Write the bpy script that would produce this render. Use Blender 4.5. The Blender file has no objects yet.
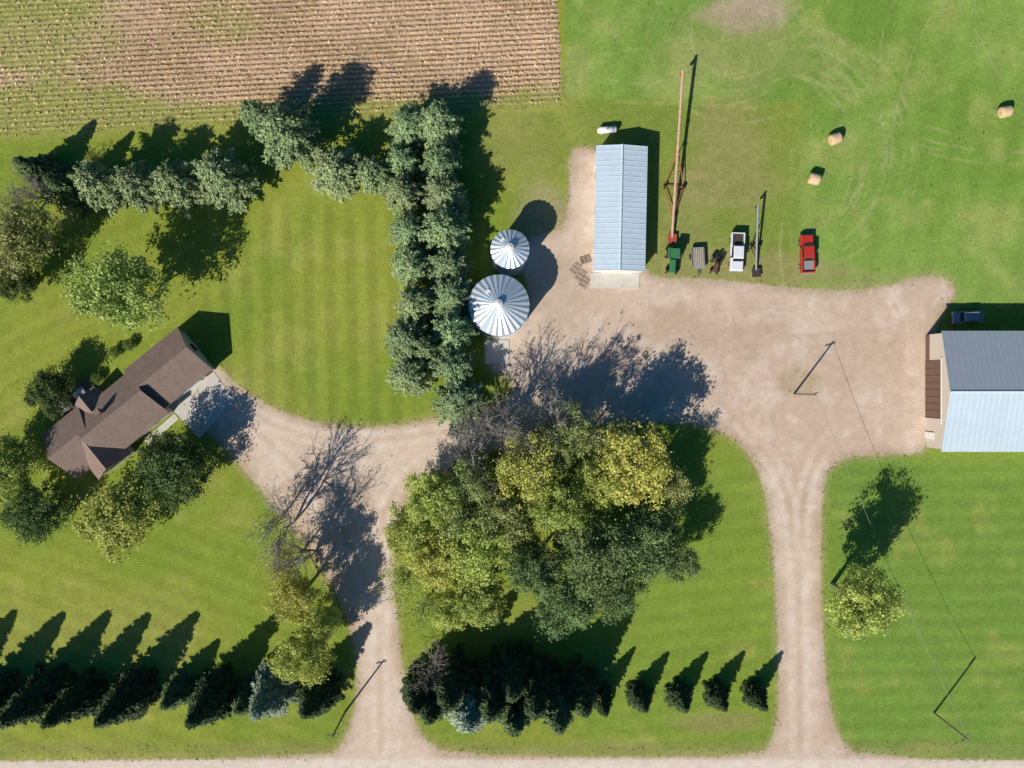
import bpy, bmesh, math
import numpy as np
from mathutils import Vector, Matrix, Euler
S=0.15; H=102.4
SC=bpy.context.scene
COL=SC.collection
def G(px,py,z=0.0):
    k=(H-z)/H
    return ((px-512)*S*k,(384-py)*S*k)
# ---------------------------------------------------------------- noise
def vnoise(x,y,scale,seed):
    r=np.random.RandomState(seed); N=256
    t=r.rand(N,N)
    u=x/scale+1000.0; v=y/scale+1000.0
    i=np.floor(u).astype(int); j=np.floor(v).astype(int)
    fu=u-i; fv=v-j
    fu=fu*fu*(3-2*fu); fv=fv*fv*(3-2*fv)
    a=t[i%N,j%N]; b=t[(i+1)%N,j%N]; c=t[i%N,(j+1)%N]; d=t[(i+1)%N,(j+1)%N]
    return (a*(1-fu)+b*fu)*(1-fv)+(c*(1-fu)+d*fu)*fv
def fbm(x,y,scale,seed,o=4):
    s=0;a=1;tot=0
    for k in range(o):
        s=s+a*vnoise(x,y,scale/(2**k),seed+k*7); tot+=a; a*=0.55
    return s/tot
def sstep(a,b,x):
    t=np.clip((x-a)/(b-a),0,1); return t*t*(3-2*t)
def segdist(x,y,pts,closed=False):
    d=np.full(x.shape,1e9)
    n=len(pts)
    for k in range(n if closed else n-1):
        ax,ay=pts[k]; bx,by=pts[(k+1)%n]
        dx=bx-ax; dy=by-ay
        t=np.clip(((x-ax)*dx+(y-ay)*dy)/(dx*dx+dy*dy+1e-9),0,1)
        d=np.minimum(d,(x-ax-t*dx)**2+(y-ay-t*dy)**2)
    return np.sqrt(d)
def inside(x,y,pts):
    r=np.zeros(x.shape,bool); n=len(pts)
    for k in range(n):
        ax,ay=pts[k]; bx,by=pts[(k+1)%n]
        c=((ay>y)!=(by>y))
        if ay!=by:
            r^=c&(x<(bx-ax)*(y-ay)/(by-ay)+ax)
    return r
def sdist(x,y,pts):
    d=segdist(x,y,pts,True)
    return np.where(inside(x,y,pts),d,-d)
def smooth_poly(pts,it=2,closed=True):
    for _ in range(it):
        q=[];n=len(pts)
        rng=range(n) if closed else range(n-1)
        for k in rng:
            a=pts[k];b=pts[(k+1)%n]
            q.append((a[0]*.75+b[0]*.25,a[1]*.75+b[1]*.25)); q.append((a[0]*.25+b[0]*.75,a[1]*.25+b[1]*.75))
        pts=q
    return pts
def W(l): return [G(a,b) for a,b in l]
def srgb(r,g,b):
    return np.array([((c/255)/12.92 if c/255<=.04045 else ((c/255+.055)/1.055)**2.4) for c in (r,g,b)])
# ---------------------------------------------------------------- node helpers
def newmat(name):
    m=bpy.data.materials.new(name); m.use_nodes=True
    nt=m.node_tree
    return m,nt,nt.nodes['Principled BSDF']
def N(nt,t,**kw):
    n=nt.nodes.new(t)
    for k,v in kw.items(): setattr(n,k,v)
    return n
def mathn(nt,op,a,b=None,c=None,clamp=False):
    n=N(nt,'ShaderNodeMath',operation=op); n.use_clamp=clamp
    for i,v in enumerate((a,b,c)):
        if v is None: continue
        if isinstance(v,(int,float)): n.inputs[i].default_value=v
        else: nt.links.new(v,n.inputs[i])
    return n.outputs[0]
def noise(nt,vec,scale,detail=3,rough=.6):
    n=N(nt,'ShaderNodeTexNoise'); n.inputs['Scale'].default_value=scale
    n.inputs['Detail'].default_value=detail; n.inputs['Roughness'].default_value=rough
    nt.links.new(vec,n.inputs['Vector']); return n.outputs['Fac']
def mulcol(nt,col,fac):
    n=N(nt,'ShaderNodeVectorMath',operation='SCALE')
    nt.links.new(col,n.inputs[0]); nt.links.new(fac,n.inputs['Scale']); return n.outputs[0]
def mixcol(nt,f,a,b):
    n=N(nt,'ShaderNodeMix',data_type='RGBA')
    if isinstance(f,(int,float)): n.inputs[0].default_value=f
    else: nt.links.new(f,n.inputs[0])
    for i,v in ((6,a),(7,b)):
        if isinstance(v,tuple): n.inputs[i].default_value=(*v[:3],1)
        else: nt.links.new(v,n.inputs[i])
    return n.outputs[2]
def mat(name,col,rough=.6,metal=0.,nscale=3.,amt=.25,bump=0.,spec=.4,dirt=None,dirtamt=.35):
    m,nt,p=newmat(name)
    tc=N(nt,'ShaderNodeTexCoord').outputs['Object']
    f=noise(nt,tc,nscale,4)
    sc=mathn(nt,'MULTIPLY_ADD',f,amt*2,1-amt)
    rgb=N(nt,'ShaderNodeRGB'); rgb.outputs[0].default_value=(*col,1)
    c=mulcol(nt,rgb.outputs[0],sc)
    if dirt:
        f2=noise(nt,tc,nscale*.31,5,.7)
        f3=mathn(nt,'MULTIPLY',mathn(nt,'SUBTRACT',f2,.45,clamp=True),dirtamt*5,clamp=True)
        c=mixcol(nt,f3,c,dirt)
    nt.links.new(c,p.inputs['Base Color'])
    p.inputs['Roughness'].default_value=rough; p.inputs['Metallic'].default_value=metal
    p.inputs['Specular IOR Level'].default_value=spec
    if bump:
        b=N(nt,'ShaderNodeBump'); b.inputs['Strength'].default_value=bump; b.inputs['Distance'].default_value=.05
        nt.links.new(noise(nt,tc,nscale*4,4),b.inputs['Height']); nt.links.new(b.outputs[0],p.inputs['Normal'])
    return m
# ---------------------------------------------------------------- mesh helpers
def mesh_np(name,V,F,mats=(),midx=None,smooth=False):
    V=np.asarray(V,dtype=np.float32); F=np.asarray(F,dtype=np.int32)
    me=bpy.data.meshes.new(name); me.vertices.add(len(V)); me.vertices.foreach_set('co',V.ravel())
    k=F.shape[1]
    me.loops.add(F.size); me.loops.foreach_set('vertex_index',F.ravel())
    me.polygons.add(len(F)); me.polygons.foreach_set('loop_start',np.arange(0,F.size,k,dtype=np.int32))
    try: me.polygons.foreach_set('loop_total',np.full(len(F),k,dtype=np.int32))
    except Exception: pass
    for m in mats: me.materials.append(m)
    if midx is not None: me.polygons.foreach_set('material_index',np.asarray(midx,dtype=np.int32))
    if smooth: me.polygons.foreach_set('use_smooth',np.ones(len(F),dtype=bool))
    me.update(calc_edges=True); return me
def obj(name,data,parent=None,loc=(0,0,0),rot=(0,0,0),scale=(1,1,1),**props):
    o=bpy.data.objects.new(name,data); COL.objects.link(o)
    o.location=loc; o.rotation_euler=rot; o.scale=scale
    if parent: o.parent=parent
    for k,v in props.items(): o[k]=v
    return o
def tubes(polys,sides=5):
    Vs=[];Fs=[];off=0
    a=np.arange(sides)*2*math.pi/sides
    for pts,rad in polys:
        pts=np.asarray(pts,float); n=len(pts)
        t=np.gradient(pts,axis=0); t/=np.linalg.norm(t,axis=1)[:,None]+1e-9
        ref=np.array([1,0,0]) if abs(t[0][0])<.8 else np.array([0,1,0])
        u=np.cross(t,ref); u/=np.linalg.norm(u,axis=1)[:,None]+1e-9
        w=np.cross(t,u)
        ring=pts[:,None,:]+(u[:,None,:]*np.cos(a)[None,:,None]+w[:,None,:]*np.sin(a)[None,:,None])*np.asarray(rad)[:,None,None]
        Vs.append(ring.reshape(-1,3))
        i=np.arange(n-1)[:,None]*sides; j=np.arange(sides)[None,:]; j2=(j+1)%sides
        f=np.stack([i+j,i+j2,i+sides+j2,i+sides+j],-1).reshape(-1,4)+off
        Fs.append(f); off+=n*sides
    return np.concatenate(Vs),np.concatenate(Fs)
class B:
    """bmesh part builder"""
    def __init__(s): s.bm=bmesh.new()
    def box(s,c,size,rot=(0,0,0),taper=(1,1),bevel=0,mi=0):
        r=bmesh.ops.create_cube(s.bm,size=1.0); vs=r['verts']
        for v in vs:
            t=taper if v.co.z>0 else (1,1)
            v.co=Vector((v.co.x*size[0]*t[0],v.co.y*size[1]*t[1],v.co.z*size[2]))
        if bevel:
            es=list({e for v in vs for e in v.link_edges})
            rb=bmesh.ops.bevel(s.bm,geom=es+list(vs),offset=bevel,segments=2,affect='EDGES',profile=.6)
            vs=list({v for f in rb['faces'] for v in f.verts}|{v for v in vs if v.is_valid})
        M=Matrix.Translation(c)@Euler(rot).to_matrix().to_4x4()
        for v in vs: v.co=M@v.co
        for f in {f for v in vs for f in v.link_faces}: f.material_index=mi
        return s
    def cyl(s,p0,p1,r0,r1=None,seg=12,mi=0,caps=True):
        r1=r0 if r1 is None else r1
        p0=Vector(p0);p1=Vector(p1); d=p1-p0
        r=bmesh.ops.create_cone(s.bm,cap_ends=caps,segments=seg,radius1=r0,radius2=max(r1,1e-4),depth=d.length)
        M=Matrix.Translation((p0+p1)/2)@d.to_track_quat('Z','Y').to_matrix().to_4x4()
        for v in r['verts']: v.co=M@v.co
        for f in {f for v in r['verts'] for f in v.link_faces}: f.material_index=mi
        return s
    def sph(s,c,r,scale=(1,1,1),mi=0):
        q=bmesh.ops.create_uvsphere(s.bm,u_segments=16,v_segments=10,radius=r)
        for v in q['verts']: v.co=Vector((v.co.x*scale[0]+c[0],v.co.y*scale[1]+c[1],v.co.z*scale[2]+c[2]))
        for f in {f for v in q['verts'] for f in v.link_faces}: f.material_index=mi
        return s
    def face(s,pts,mi=0):
        f=s.bm.faces.new([s.bm.verts.new(p) for p in pts]); f.material_index=mi; return s
    def slab(s,pts,th,mi=0):
        n=len(pts)
        t=[s.bm.verts.new(p) for p in pts]; b=[s.bm.verts.new((p[0],p[1],p[2]-th)) for p in pts]
        fs=[s.bm.faces.new(t),s.bm.faces.new(b[::-1])]
        for i in range(n): fs.append(s.bm.faces.new([t[i],b[i],b[(i+1)%n],t[(i+1)%n]]))
        for f in fs: f.material_index=mi
        return s
    def done(s,name,mats,parent=None,smooth=False,**kw):
        bmesh.ops.recalc_face_normals(s.bm,faces=s.bm.faces[:])
        me=bpy.data.meshes.new(name); s.bm.to_mesh(me); s.bm.free()
        if not isinstance(mats,(list,tuple)): mats=[mats]
        for m in mats: me.materials.append(m)
        if smooth: me.polygons.foreach_set('use_smooth',[True]*len(me.polygons))
        return obj(name,me,parent,**kw)
def empty(name,loc,rotz=0,**props):
    o=obj(name,None,None,loc,(0,0,rotz),**props); o.empty_display_size=.5; return o

# ---------------------------------------------------------------- world, sun, camera
EL=math.radians(37); DX,DY=.6,.8
w=bpy.data.worlds.new("World"); SC.world=w; w.use_nodes=True
sky=w.node_tree.nodes.new('ShaderNodeTexSky'); sky.sky_type='NISHITA'; sky.sun_disc=False
sky.sun_elevation=EL; sky.sun_rotation=math.radians(217)
bg=w.node_tree.nodes['Background']; bg.inputs[1].default_value=0.07
hs=w.node_tree.nodes.new('ShaderNodeHueSaturation'); hs.inputs['Saturation'].default_value=1.75
w.node_tree.links.new(sky.outputs[0],hs.inputs['Color']); w.node_tree.links.new(hs.outputs[0],bg.inputs[0])
sl=bpy.data.lights.new('sun','SUN'); sl.energy=5.0; sl.angle=math.radians(.5); sl.color=(1,.955,.87)
so=obj('sun',sl,loc=(0,0,60)); so.rotation_euler=Vector((DX*math.cos(EL),DY*math.cos(EL),-math.sin(EL))).to_track_quat('-Z','Y').to_euler()
cd=bpy.data.cameras.new('camera'); cd.lens=24; cd.sensor_width=36; cd.clip_end=6000
cam=obj('camera',cd,loc=(0,0,H)); SC.camera=cam
SC.view_settings.view_transform='Standard'; SC.view_settings.look='None'; SC.view_settings.exposure=0

# ---------------------------------------------------------------- layout polygons (site plan)
gravel_px=[(176,398),(214,362),(236,384),(262,402),(300,419),(350,428),(400,425),(440,417),(472,417),(500,404),(514,388),(508,376),(488,368),(484,345),(500,330),(528,318),(530,290),(518,262),(528,236),(548,232),(566,226),(569,190),(569,152),(583,146),(600,150),(606,200),(640,262),(655,278),(700,278),(760,284),(830,291),(880,288),(925,274),(948,278),(957,292),(948,306),(938,318),(933,345),(935,452),(885,455),(848,457),(829,468),(823,490),(821,560),(823,640),(828,695),(838,735),(858,758),
 (1150,762),(1150,800),(-150,800),(-150,762),(328,758),(346,738),(356,705),(357,655),(345,610),(320,565),(290,525),(262,492),(240,466),(205,428)]
island_px=[(392,545),(396,600),(400,650),(408,700),(420,735),(445,754),(600,757),(760,756),(774,738),(779,700),(776,600),(770,525),(762,480),(745,448),(715,428),(680,422),(620,424),(560,430),(500,446),(440,470),(404,500)]
gravel_poly=smooth_poly(W(gravel_px),1); island_poly=smooth_poly(W(island_px),1)
field_px=[(-400,152),(0,134),(280,119),(562,104),(558,0),(550,-400),(-400,-400)]
field_poly=W(field_px)
def gsd(x,y):
    a=sdist(x,y,gravel_poly); b=sdist(x,y,island_poly)
    return np.minimum(a,-b)
L=lambda r,g,b: srgb(r,g,b)
def lerp(c,t,m): return c*(1-m[...,None])+np.asarray(t)*m[...,None]
def ell(x,y,px,py,rx,ry,seed=3,am=.8):
    cx,cy=G(px,py)
    d=np.sqrt(((x-cx)/(rx*S))**2+((y-cy)/(ry*S))**2)
    n=fbm(x,y,5,seed)-.5
    return 1-sstep(.45,1.2,d+n*am)
def arc(cx,cy,rx,ry,a0,a1,n=26):
    return [G(cx+rx*math.cos(math.radians(a0+(a1-a0)*k/n)),cy+ry*math.sin(math.radians(a0+(a1-a0)*k/n))) for k in range(n+1)]
def grass_color(x,y):
    px=x/S+512; py=384-y/S
    n1=fbm(x,y,18,1); n2=fbm(x,y,5,2); n3=fbm(x,y,1.3,5,3); nb=(fbm(x,y,7,91)-.5)*18
    c=np.zeros(x.shape+(3,))+L(140,150,60)
    c=lerp(c,L(126,144,54),sstep(.35,.65,n1))
    c=lerp(c,L(117,146,62),sstep(790,850,px)*sstep(420,480,py))
    c=lerp(c,L(126,147,58),sstep(520,620,px)*sstep(420,480,py)*(1-sstep(790,850,px)))
    c=lerp(c,L(160,160,84),sstep(.54,.75,n2)*.4)
    c=lerp(c,L(164,157,84),ell(x,y,230,400,70,40)*.35)
    c=lerp(c,L(158,156,82),ell(x,y,95,640,150,60,8)*.4)
    # mowing stripes
    sv=np.sin(px*2*math.pi/21+.8*np.sin(py*.01)); sv=np.tanh(2*sv)
    zone=sstep(190,215,px)*(1-sstep(480,500,px))*sstep(190,220,py)*(1-sstep(415,430,py))
    st=zone*sv*.085
    zb=sstep(590,640,px)*sstep(440,470,py)*(1-sstep(770,780,px))
    st=st+zb*np.tanh(2*np.sin((py*.97+px*.12)*2*math.pi/18+.5*n1))*.055
    sh=np.tanh(2*np.sin((py+px*.02)*2*math.pi/17+.4*n1))
    st=st+sstep(822,840,px)*sstep(455,470,py)*sh*.06
    st=st+(1-sstep(330,360,px))*sstep(500,540,py)*np.tanh(2*np.sin((py*.9-px*.35)*2*math.pi/19))*.055
    st=st+(1-sstep(180,205,px))*sstep(140,160,py)*(1-sstep(420,440,py))*np.tanh(2*np.sin((px*.5+py)*2*math.pi/21))*.055
    c=c*(1+st*(.5+.9*n2))[...,None]
    # pasture
    pas=sstep(562,568,px)*(1-sstep(92,104,py+nb*.4+(px-565)*-.02))
    pas=np.maximum(pas,sstep(790,808,px+nb*.6+(py-130)*.04)*(1-sstep(300,312,py)))
    pc=lerp(np.zeros(x.shape+(3,))+L(118,150,62),L(132,160,74),sstep(.35,.7,n1))
    pc=lerp(pc,L(160,166,94),sstep(.45,.7,n2)*.6)
    pc=lerp(pc,L(104,138,56),sstep(.5,.75,fbm(x,y,9,71))*.5)
    pc=pc*(1+.045*np.sin((px+py*.2)*2*math.pi/30))[...,None]
    c=c*(1-pas[...,None])+pc*pas[...,None]
    c=lerp(c,L(126,142,66),sstep(562,590,px)*sstep(98,112,py+nb*.4)*(1-sstep(780,815,px+nb))*(1-sstep(280,300,py))*.6)
    br=ell(x,y,725,160,52,62,9,1.4)*.45+ell(x,y,690,215,36,55,10,1.3)*.4+ell(x,y,735,266,95,17,11,1.1)*.6+ell(x,y,830,276,90,12,12,1.1)*.4
    c=lerp(c,L(160,146,102),np.clip(br,0,.65)*(.5+.8*n3))
    c=lerp(c,L(180,160,136),ell(x,y,742,14,56,22,13,1.3)*.95)
    c=lerp(c,L(150,148,94),ell(x,y,742,50,70,40,17,1.2)*.45)
    c=lerp(c,L(168,152,122),ell(x,y,520,340,30,45,14)*.8)
    c=lerp(c,L(176,156,130),ell(x,y,545,220,32,40,15)*.6)
    c=lerp(c,L(160,146,106),ell(x,y,520,150,50,45,16)*.25)
    c=lerp(c,L(150,138,90),ell(x,y,710,722,50,12,18)*.6)
    c=lerp(c,L(144,136,88),(1-sstep(0,1.3,np.abs(py-748)/8))*.5*(.3+n2))
    # circular tyre tracks in the pasture
    tr=np.zeros(x.shape)
    m=(px>560)&(px<1100)&(py<330)
    xm,ym=x[m],y[m]
    tm=np.zeros(xm.shape)
    rng=np.random.RandomState(4)
    specs=[]
    for k in range(15):
        specs.append((800+rng.uniform(-9,9),150+rng.uniform(-9,9),54+k*4.3+rng.uniform(-1,1),80+k*3.2,-100+rng.uniform(-25,30),55+rng.uniform(-30,30)))
    for k in range(8):
        specs.append((730+rng.uniform(-12,12),40+rng.uniform(-8,8),40+k*7,40+k*5,60+rng.uniform(-30,30),300+rng.uniform(-40,40)))
    for k in range(3):
        specs.append((1010,-60+k*12,230+k*9,200,80,160))
    specs+= [(690,20,36,40,-60,200),(900,250,120,140,150,280),(860,40,90,50,20,170),(640,-40,40,130,0,90),(850,120,40,60,0,300),(940,60,60,90,90,260),(640,50,60,34,0,330)]
    for (a,b,rx,ry,a0,a1) in specs:
        d=segdist(xm,ym,arc(a,b,rx,ry,a0,a1))
        tm=np.maximum(tm,(1-sstep(.02,.30,d))*rng.uniform(.3,1.0))
    for q in ([(800,130),(803,200),(806,290)],[(792,120),(790,200),(792,285)],[(705,150),(735,200),(745,250)],[(935,0),(900,60),(880,150),(885,280)],[(941,0),(907,60),(888,150),(893,280)],[(565,100),(700,104),(790,112)],[(960,0),(1000,80),(1024,110)],[(562,60),(640,50),(700,30)],[(575,10),(585,60),(572,100)]):
        d=segdist(xm,ym,smooth_poly(W(q),2,False)); tm=np.maximum(tm,(1-sstep(.05,.38,d))*.6)
    tr[m]=tm
    brk=sstep(.38,.62,fbm(x,y,4,73))
    c=lerp(c,L(172,172,114),np.clip(tr*(.12+.55*brk)*(.4+1.0*n3),0,.6))
    fe=segdist(x,y,field_poly[:4])
    c=lerp(c,L(156,156,84),(1-sstep(.5,2.8,fe+n3*1.5))*.7)
    g=gsd(x,y)
    c=lerp(c,L(172,156,112),(1-sstep(.1,1.5,-g+n2*1.6-.5))*.5)
    c=c*(.88+.24*n3)[...,None]
    return np.clip(c,0,1)
def gravel_color(x,y,g):
    px=x/S+512; py=384-y/S
    n1=fbm(x,y,9,21); n2=fbm(x,y,2.5,22); n3=fbm(x,y,.8,23,3)
    c=np.zeros(x.shape+(3,))+L(211,189,168)
    c=lerp(c,L(202,177,155),sstep(.35,.65,n1))
    c=lerp(c,L(223,207,190),sstep(.5,.75,n2)*.45)
    c=lerp(c,L(168,148,116),(1-sstep(.2,2.0,g+n2*1.2-.4))*.5)
    c=lerp(c,L(172,152,112),ell(x,y,800,382,24,16,31)*.6)
    c=lerp(c,L(180,158,134),ell(x,y,560,300,40,50,32)*.5)
    c=lerp(c,L(182,156,130),ell(x,y,700,330,90,30,33,1.4)*.45)
    c=lerp(c,L(186,162,136),ell(x,y,860,360,60,34,34,1.4)*.35)
    t=np.zeros(x.shape); dk=np.zeros(x.shape)
    lines=[[(798,790),(798,700),(797,600),(793,520),(780,470),(740,420),(680,370),(600,330),(560,300)],
           [(802,790),(802,700),(800,600),(800,520),(812,460),(850,420),(900,400),(930,395)],
           [(382,790),(380,700),(378,620),(360,560),(330,510),(280,450),(220,400)],
           [(380,700),(382,600),(378,540),(390,490),(440,450),(520,425),(620,395),(720,350),(840,330),(925,330)],
           [(220,395),(300,440),(400,440),(500,420),(600,370),(640,310)],
           [(680,400),(760,330),(860,300),(930,290)],[(640,300),(760,300),(900,310)],[(-100,781),(1100,781)],
           [(560,380),(560,300),(578,240),(582,160)]]
    yard=sstep(500,560,px)*(1-sstep(440,470,py))
    for k,l in enumerate(lines):
        d=segdist(x,y,smooth_poly(W(l),3,False))
        wgt=1.0 if k<5 else .5
        t=np.maximum(t,(1-sstep(.1,.7,np.abs(d-.95)))*wgt)
        dk=np.maximum(dk,(1-sstep(.1,.5,d))*wgt)
    fade=(1-.72*yard)
    c=lerp(c,L(228,212,196),np.clip(t*.4*(.3+n2)*fade,0,1))
    c=lerp(c,L(184,160,134),np.clip(dk*.3*(.3+n1)*fade,0,1))
    rng=np.random.RandomState(8)
    tt=np.zeros(x.shape)
    for k in range(80):
        cx,cy=rng.uniform(540,920),rng.uniform(295,440); r=rng.uniform(40,180); a0=rng.uniform(0,360)
        d=segdist(x,y,arc(cx,cy,r,r*rng.uniform(.4,.9),a0,a0+rng.uniform(30,80),12))
        tt=tt+(1-sstep(.02,.3,d))*rng.uniform(-1,1)
    c=c*(1+.09*np.clip(tt,-1.4,1.4)*(.4+1.2*n2))[...,None]
    c=lerp(c,L(226,214,198),sstep(757,762,py)*.7)
    c=c*(.88+.24*n3)[...,None]
    return np.clip(c,0,1)
def axis_lines(lo,hi,step):
    core=np.arange(lo,hi+step*.5,step); ext=[];d=step*2;v=0
    while v<2500: v+=d; ext.append(v); d*=1.45
    ext=np.array(ext)
    return np.concatenate([(lo-ext)[::-1],core,hi+ext])
def grid_faces(nx,ny,keep=None):
    i,j=np.meshgrid(np.arange(nx-1),np.arange(ny-1),indexing='ij')
    a=i*ny+j
    F=np.stack([a,a+ny,a+ny+1,a+1],-1).reshape(-1,4)
    if keep is not None: F=F[keep.ravel()]
    return F
def setcol(me,name,c):
    at=me.attributes.new(name,'FLOAT_COLOR','POINT')
    cc=np.ones((len(me.vertices),4),np.float32); cc[:,:3]=c.reshape(-1,3); at.data.foreach_set('color',cc.ravel())
def setf(me,name,c):
    at=me.attributes.new(name,'FLOAT','POINT'); at.data.foreach_set('value',c.ravel().astype(np.float32))
def grass_fine(nt,col,pos):
    f1=noise(nt,pos,1.6,5,.75); f2=noise(nt,pos,5.5,3,.7)
    a=mathn(nt,'MULTIPLY_ADD',f1,.9,.55); b=mathn(nt,'MULTIPLY_ADD',f2,1.4,.3)
    c=mulcol(nt,col,mathn(nt,'MULTIPLY',a,b))
    f3=noise(nt,pos,.9,4,.7)
    k=mathn(nt,'MULTIPLY',mathn(nt,'SUBTRACT',f3,.5,clamp=True),1.8,clamp=True)
    wm=N(nt,'ShaderNodeVectorMath',operation='MULTIPLY'); nt.links.new(c,wm.inputs[0]); wm.inputs[1].default_value=(1.28,1.06,1.25)
    return mixcol(nt,k,c,wm.outputs[0]),f1,f2
m_ground,nt,p=newmat('lawn_grass')
pos=N(nt,'ShaderNodeNewGeometry').outputs['Position']
at=N(nt,'ShaderNodeAttribute',attribute_name='Col')
c,f1,f2=grass_fine(nt,at.outputs['Color'],pos)
nt.links.new(c,p.inputs['Base Color']); p.inputs['Roughness'].default_value=.95; p.inputs['Specular IOR Level'].default_value=.1
bp=N(nt,'ShaderNodeBump'); bp.inputs['Strength'].default_value=.5; bp.inputs['Distance'].default_value=.1
nt.links.new(f2,bp.inputs['Height']); nt.links.new(bp.outputs[0],p.inputs['Normal'])
m_gravel,nt,p=newmat('gravel')
pos=N(nt,'ShaderNodeNewGeometry').outputs['Position']
cg=N(nt,'ShaderNodeAttribute',attribute_name='Grass'); cr=N(nt,'ShaderNodeAttribute',attribute_name='Col'); sd=N(nt,'ShaderNodeAttribute',attribute_name='sd')
c,f1,f2=grass_fine(nt,cg.outputs['Color'],pos)
r1=noise(nt,pos,2.2,5,.8); r2=noise(nt,pos,9,3,.7)
rr=mulcol(nt,cr.outputs['Color'],mathn(nt,'MULTIPLY',mathn(nt,'MULTIPLY_ADD',r1,.6,.7),mathn(nt,'MULTIPLY_ADD',r2,.8,.6)))
e=mathn(nt,'ADD',sd.outputs['Fac'],mathn(nt,'MULTIPLY_ADD',noise(nt,pos,1.1,5,.75),1.8,-.9))
mr=N(nt,'ShaderNodeMapRange',interpolation_type='SMOOTHSTEP'); nt.links.new(e,mr.inputs[0]); mr.inputs[1].default_value=-.2; mr.inputs[2].default_value=.3
nt.links.new(mixcol(nt,mr.outputs[0],c,rr),p.inputs['Base Color']); p.inputs['Roughness'].default_value=.95; p.inputs['Specular IOR Level'].default_value=.15
bp=N(nt,'ShaderNodeBump'); bp.inputs['Strength'].default_value=.35; bp.inputs['Distance'].default_value=.08
nt.links.new(r2,bp.inputs['Height']); nt.links.new(bp.outputs[0],p.inputs['Normal'])
xs=axis_lines(-82,82,.25); ys=axis_lines(-62,62,.25)
X,Y=np.meshgrid(xs,ys,indexing='ij')
V=np.stack([X,Y,np.zeros_like(X)],-1).reshape(-1,3)
me=mesh_np('ground',V,grid_faces(len(xs),len(ys)),[m_ground]); setcol(me,'Col',grass_color(X,Y))
obj('ground',me,kind='structure')
xs=np.arange(-90,90,.25); ys=np.arange(-61.2,40,.25)
X,Y=np.meshgrid(xs,ys,indexing='ij'); g=gsd(X,Y)
cellm=np.maximum.reduce([g[:-1,:-1],g[1:,:-1],g[:-1,1:],g[1:,1:]])>-1.0
V=np.stack([X,Y,np.full_like(X,.006)],-1).reshape(-1,3)
F=grid_faces(len(xs),len(ys),cellm)
used=np.unique(F); remap=np.full(len(V),-1); remap[used]=np.arange(len(used))
gx,gy,gg=X.ravel()[used],Y.ravel()[used],g.ravel()[used]
me=mesh_np('gravel_road',V[used],remap[F],[m_gravel])
setcol(me,'Col',gravel_color(gx,gy,gg)); setcol(me,'Grass',grass_color(gx,gy)); setf(me,'sd',gg)
obj('gravel_road',me,kind='structure')
# ---- corn field soil sheet
ax,ay=field_poly[1]; bx,by=field_poly[3]
dv=np.array([bx-ax,by-ay]); dv/=np.linalg.norm(dv); nv=np.array([-dv[1],dv[0]])
m_soil,nt,p=newmat('field_soil')
pos=N(nt,'ShaderNodeNewGeometry').outputs['Position']
cg=N(nt,'ShaderNodeAttribute',attribute_name='Grass'); cr=N(nt,'ShaderNodeAttribute',attribute_name='Col'); sd=N(nt,'ShaderNodeAttribute',attribute_name='sd')
c,f1,f2=grass_fine(nt,cg.outputs['Color'],pos)
r1=noise(nt,pos,2.5,5,.8)
dt=N(nt,'ShaderNodeVectorMath',operation='DOT_PRODUCT'); nt.links.new(pos,dt.inputs[0]); dt.inputs[1].default_value=(nv[0],nv[1],0)
o0=float(ax*nv[0]+ay*nv[1])
ph=mathn(nt,'MULTIPLY',mathn(nt,'SUBTRACT',dt.outputs['Value'],o0+.4),2*math.pi/.76)
rowf=mathn(nt,'MULTIPLY_ADD',mathn(nt,'COSINE',ph),.22,1.0)
rr=mulcol(nt,cr.outputs['Color'],mathn(nt,'MULTIPLY',mathn(nt,'MULTIPLY_ADD',r1,.8,.6),rowf))
e=mathn(nt,'ADD',sd.outputs['Fac'],mathn(nt,'MULTIPLY_ADD',noise(nt,pos,.8,4,.7),1.6,-.8))
mr=N(nt,'ShaderNodeMapRange',interpolation_type='SMOOTHSTEP'); nt.links.new(e,mr.inputs[0]); mr.inputs[1].default_value=-.2; mr.inputs[2].default_value=.4
nt.links.new(mixcol(nt,mr.outputs[0],c,rr),p.inputs['Base Color']); p.inputs['Roughness'].default_value=1; p.inputs['Specular IOR Level'].default_value=.05
def weed(x,y):
    w=ell(x,y,30,30,95,60,41,1.2)*.85+ell(x,y,55,108,140,26,42,1.1)*1.0+ell(x,y,225,22,40,22,43,1.3)*.5+ell(x,y,20,0,110,22,48,1.3)*.5+ell(x,y,240,112,60,10,49,1.2)*.7
    e=segdist(x,y,field_poly[:4]); w=w+(1-sstep(.8,3.6,e+3*fbm(x,y,3,44)-1.4))*1.0
    return np.clip(w,0,1)
xs=np.arange(-95,10,.35); ys=np.arange(34,75,.35)
X,Y=np.meshgrid(xs,ys,indexing='ij'); g=sdist(X,Y,field_poly)
cellm=np.maximum.reduce([g[:-1,:-1],g[1:,:-1],g[:-1,1:],g[1:,1:]])>-.9
F=grid_faces(len(xs),len(ys),cellm); V=np.stack([X,Y,np.full_like(X,.005)],-1).reshape(-1,3)
used=np.unique(F); remap=np.full(len(V),-1); remap[used]=np.arange(len(used))
gx,gy=X.ravel()[used],Y.ravel()[used]
n=fbm(gx,gy,6,45)
c=np.zeros(gx.shape+(3,))+L(190,162,132); c=lerp(c,L(168,144,108),sstep(.4,.65,n)); c=lerp(c,L(152,152,84),weed(gx,gy)*.95)
me=mesh_np('field_soil',V[used],remap[F],[m_soil]); setcol(me,'Col',c); setcol(me,'Grass',grass_color(gx,gy)); setf(me,'sd',g.ravel()[used])
obj('field_soil',me,kind='structure')
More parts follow.
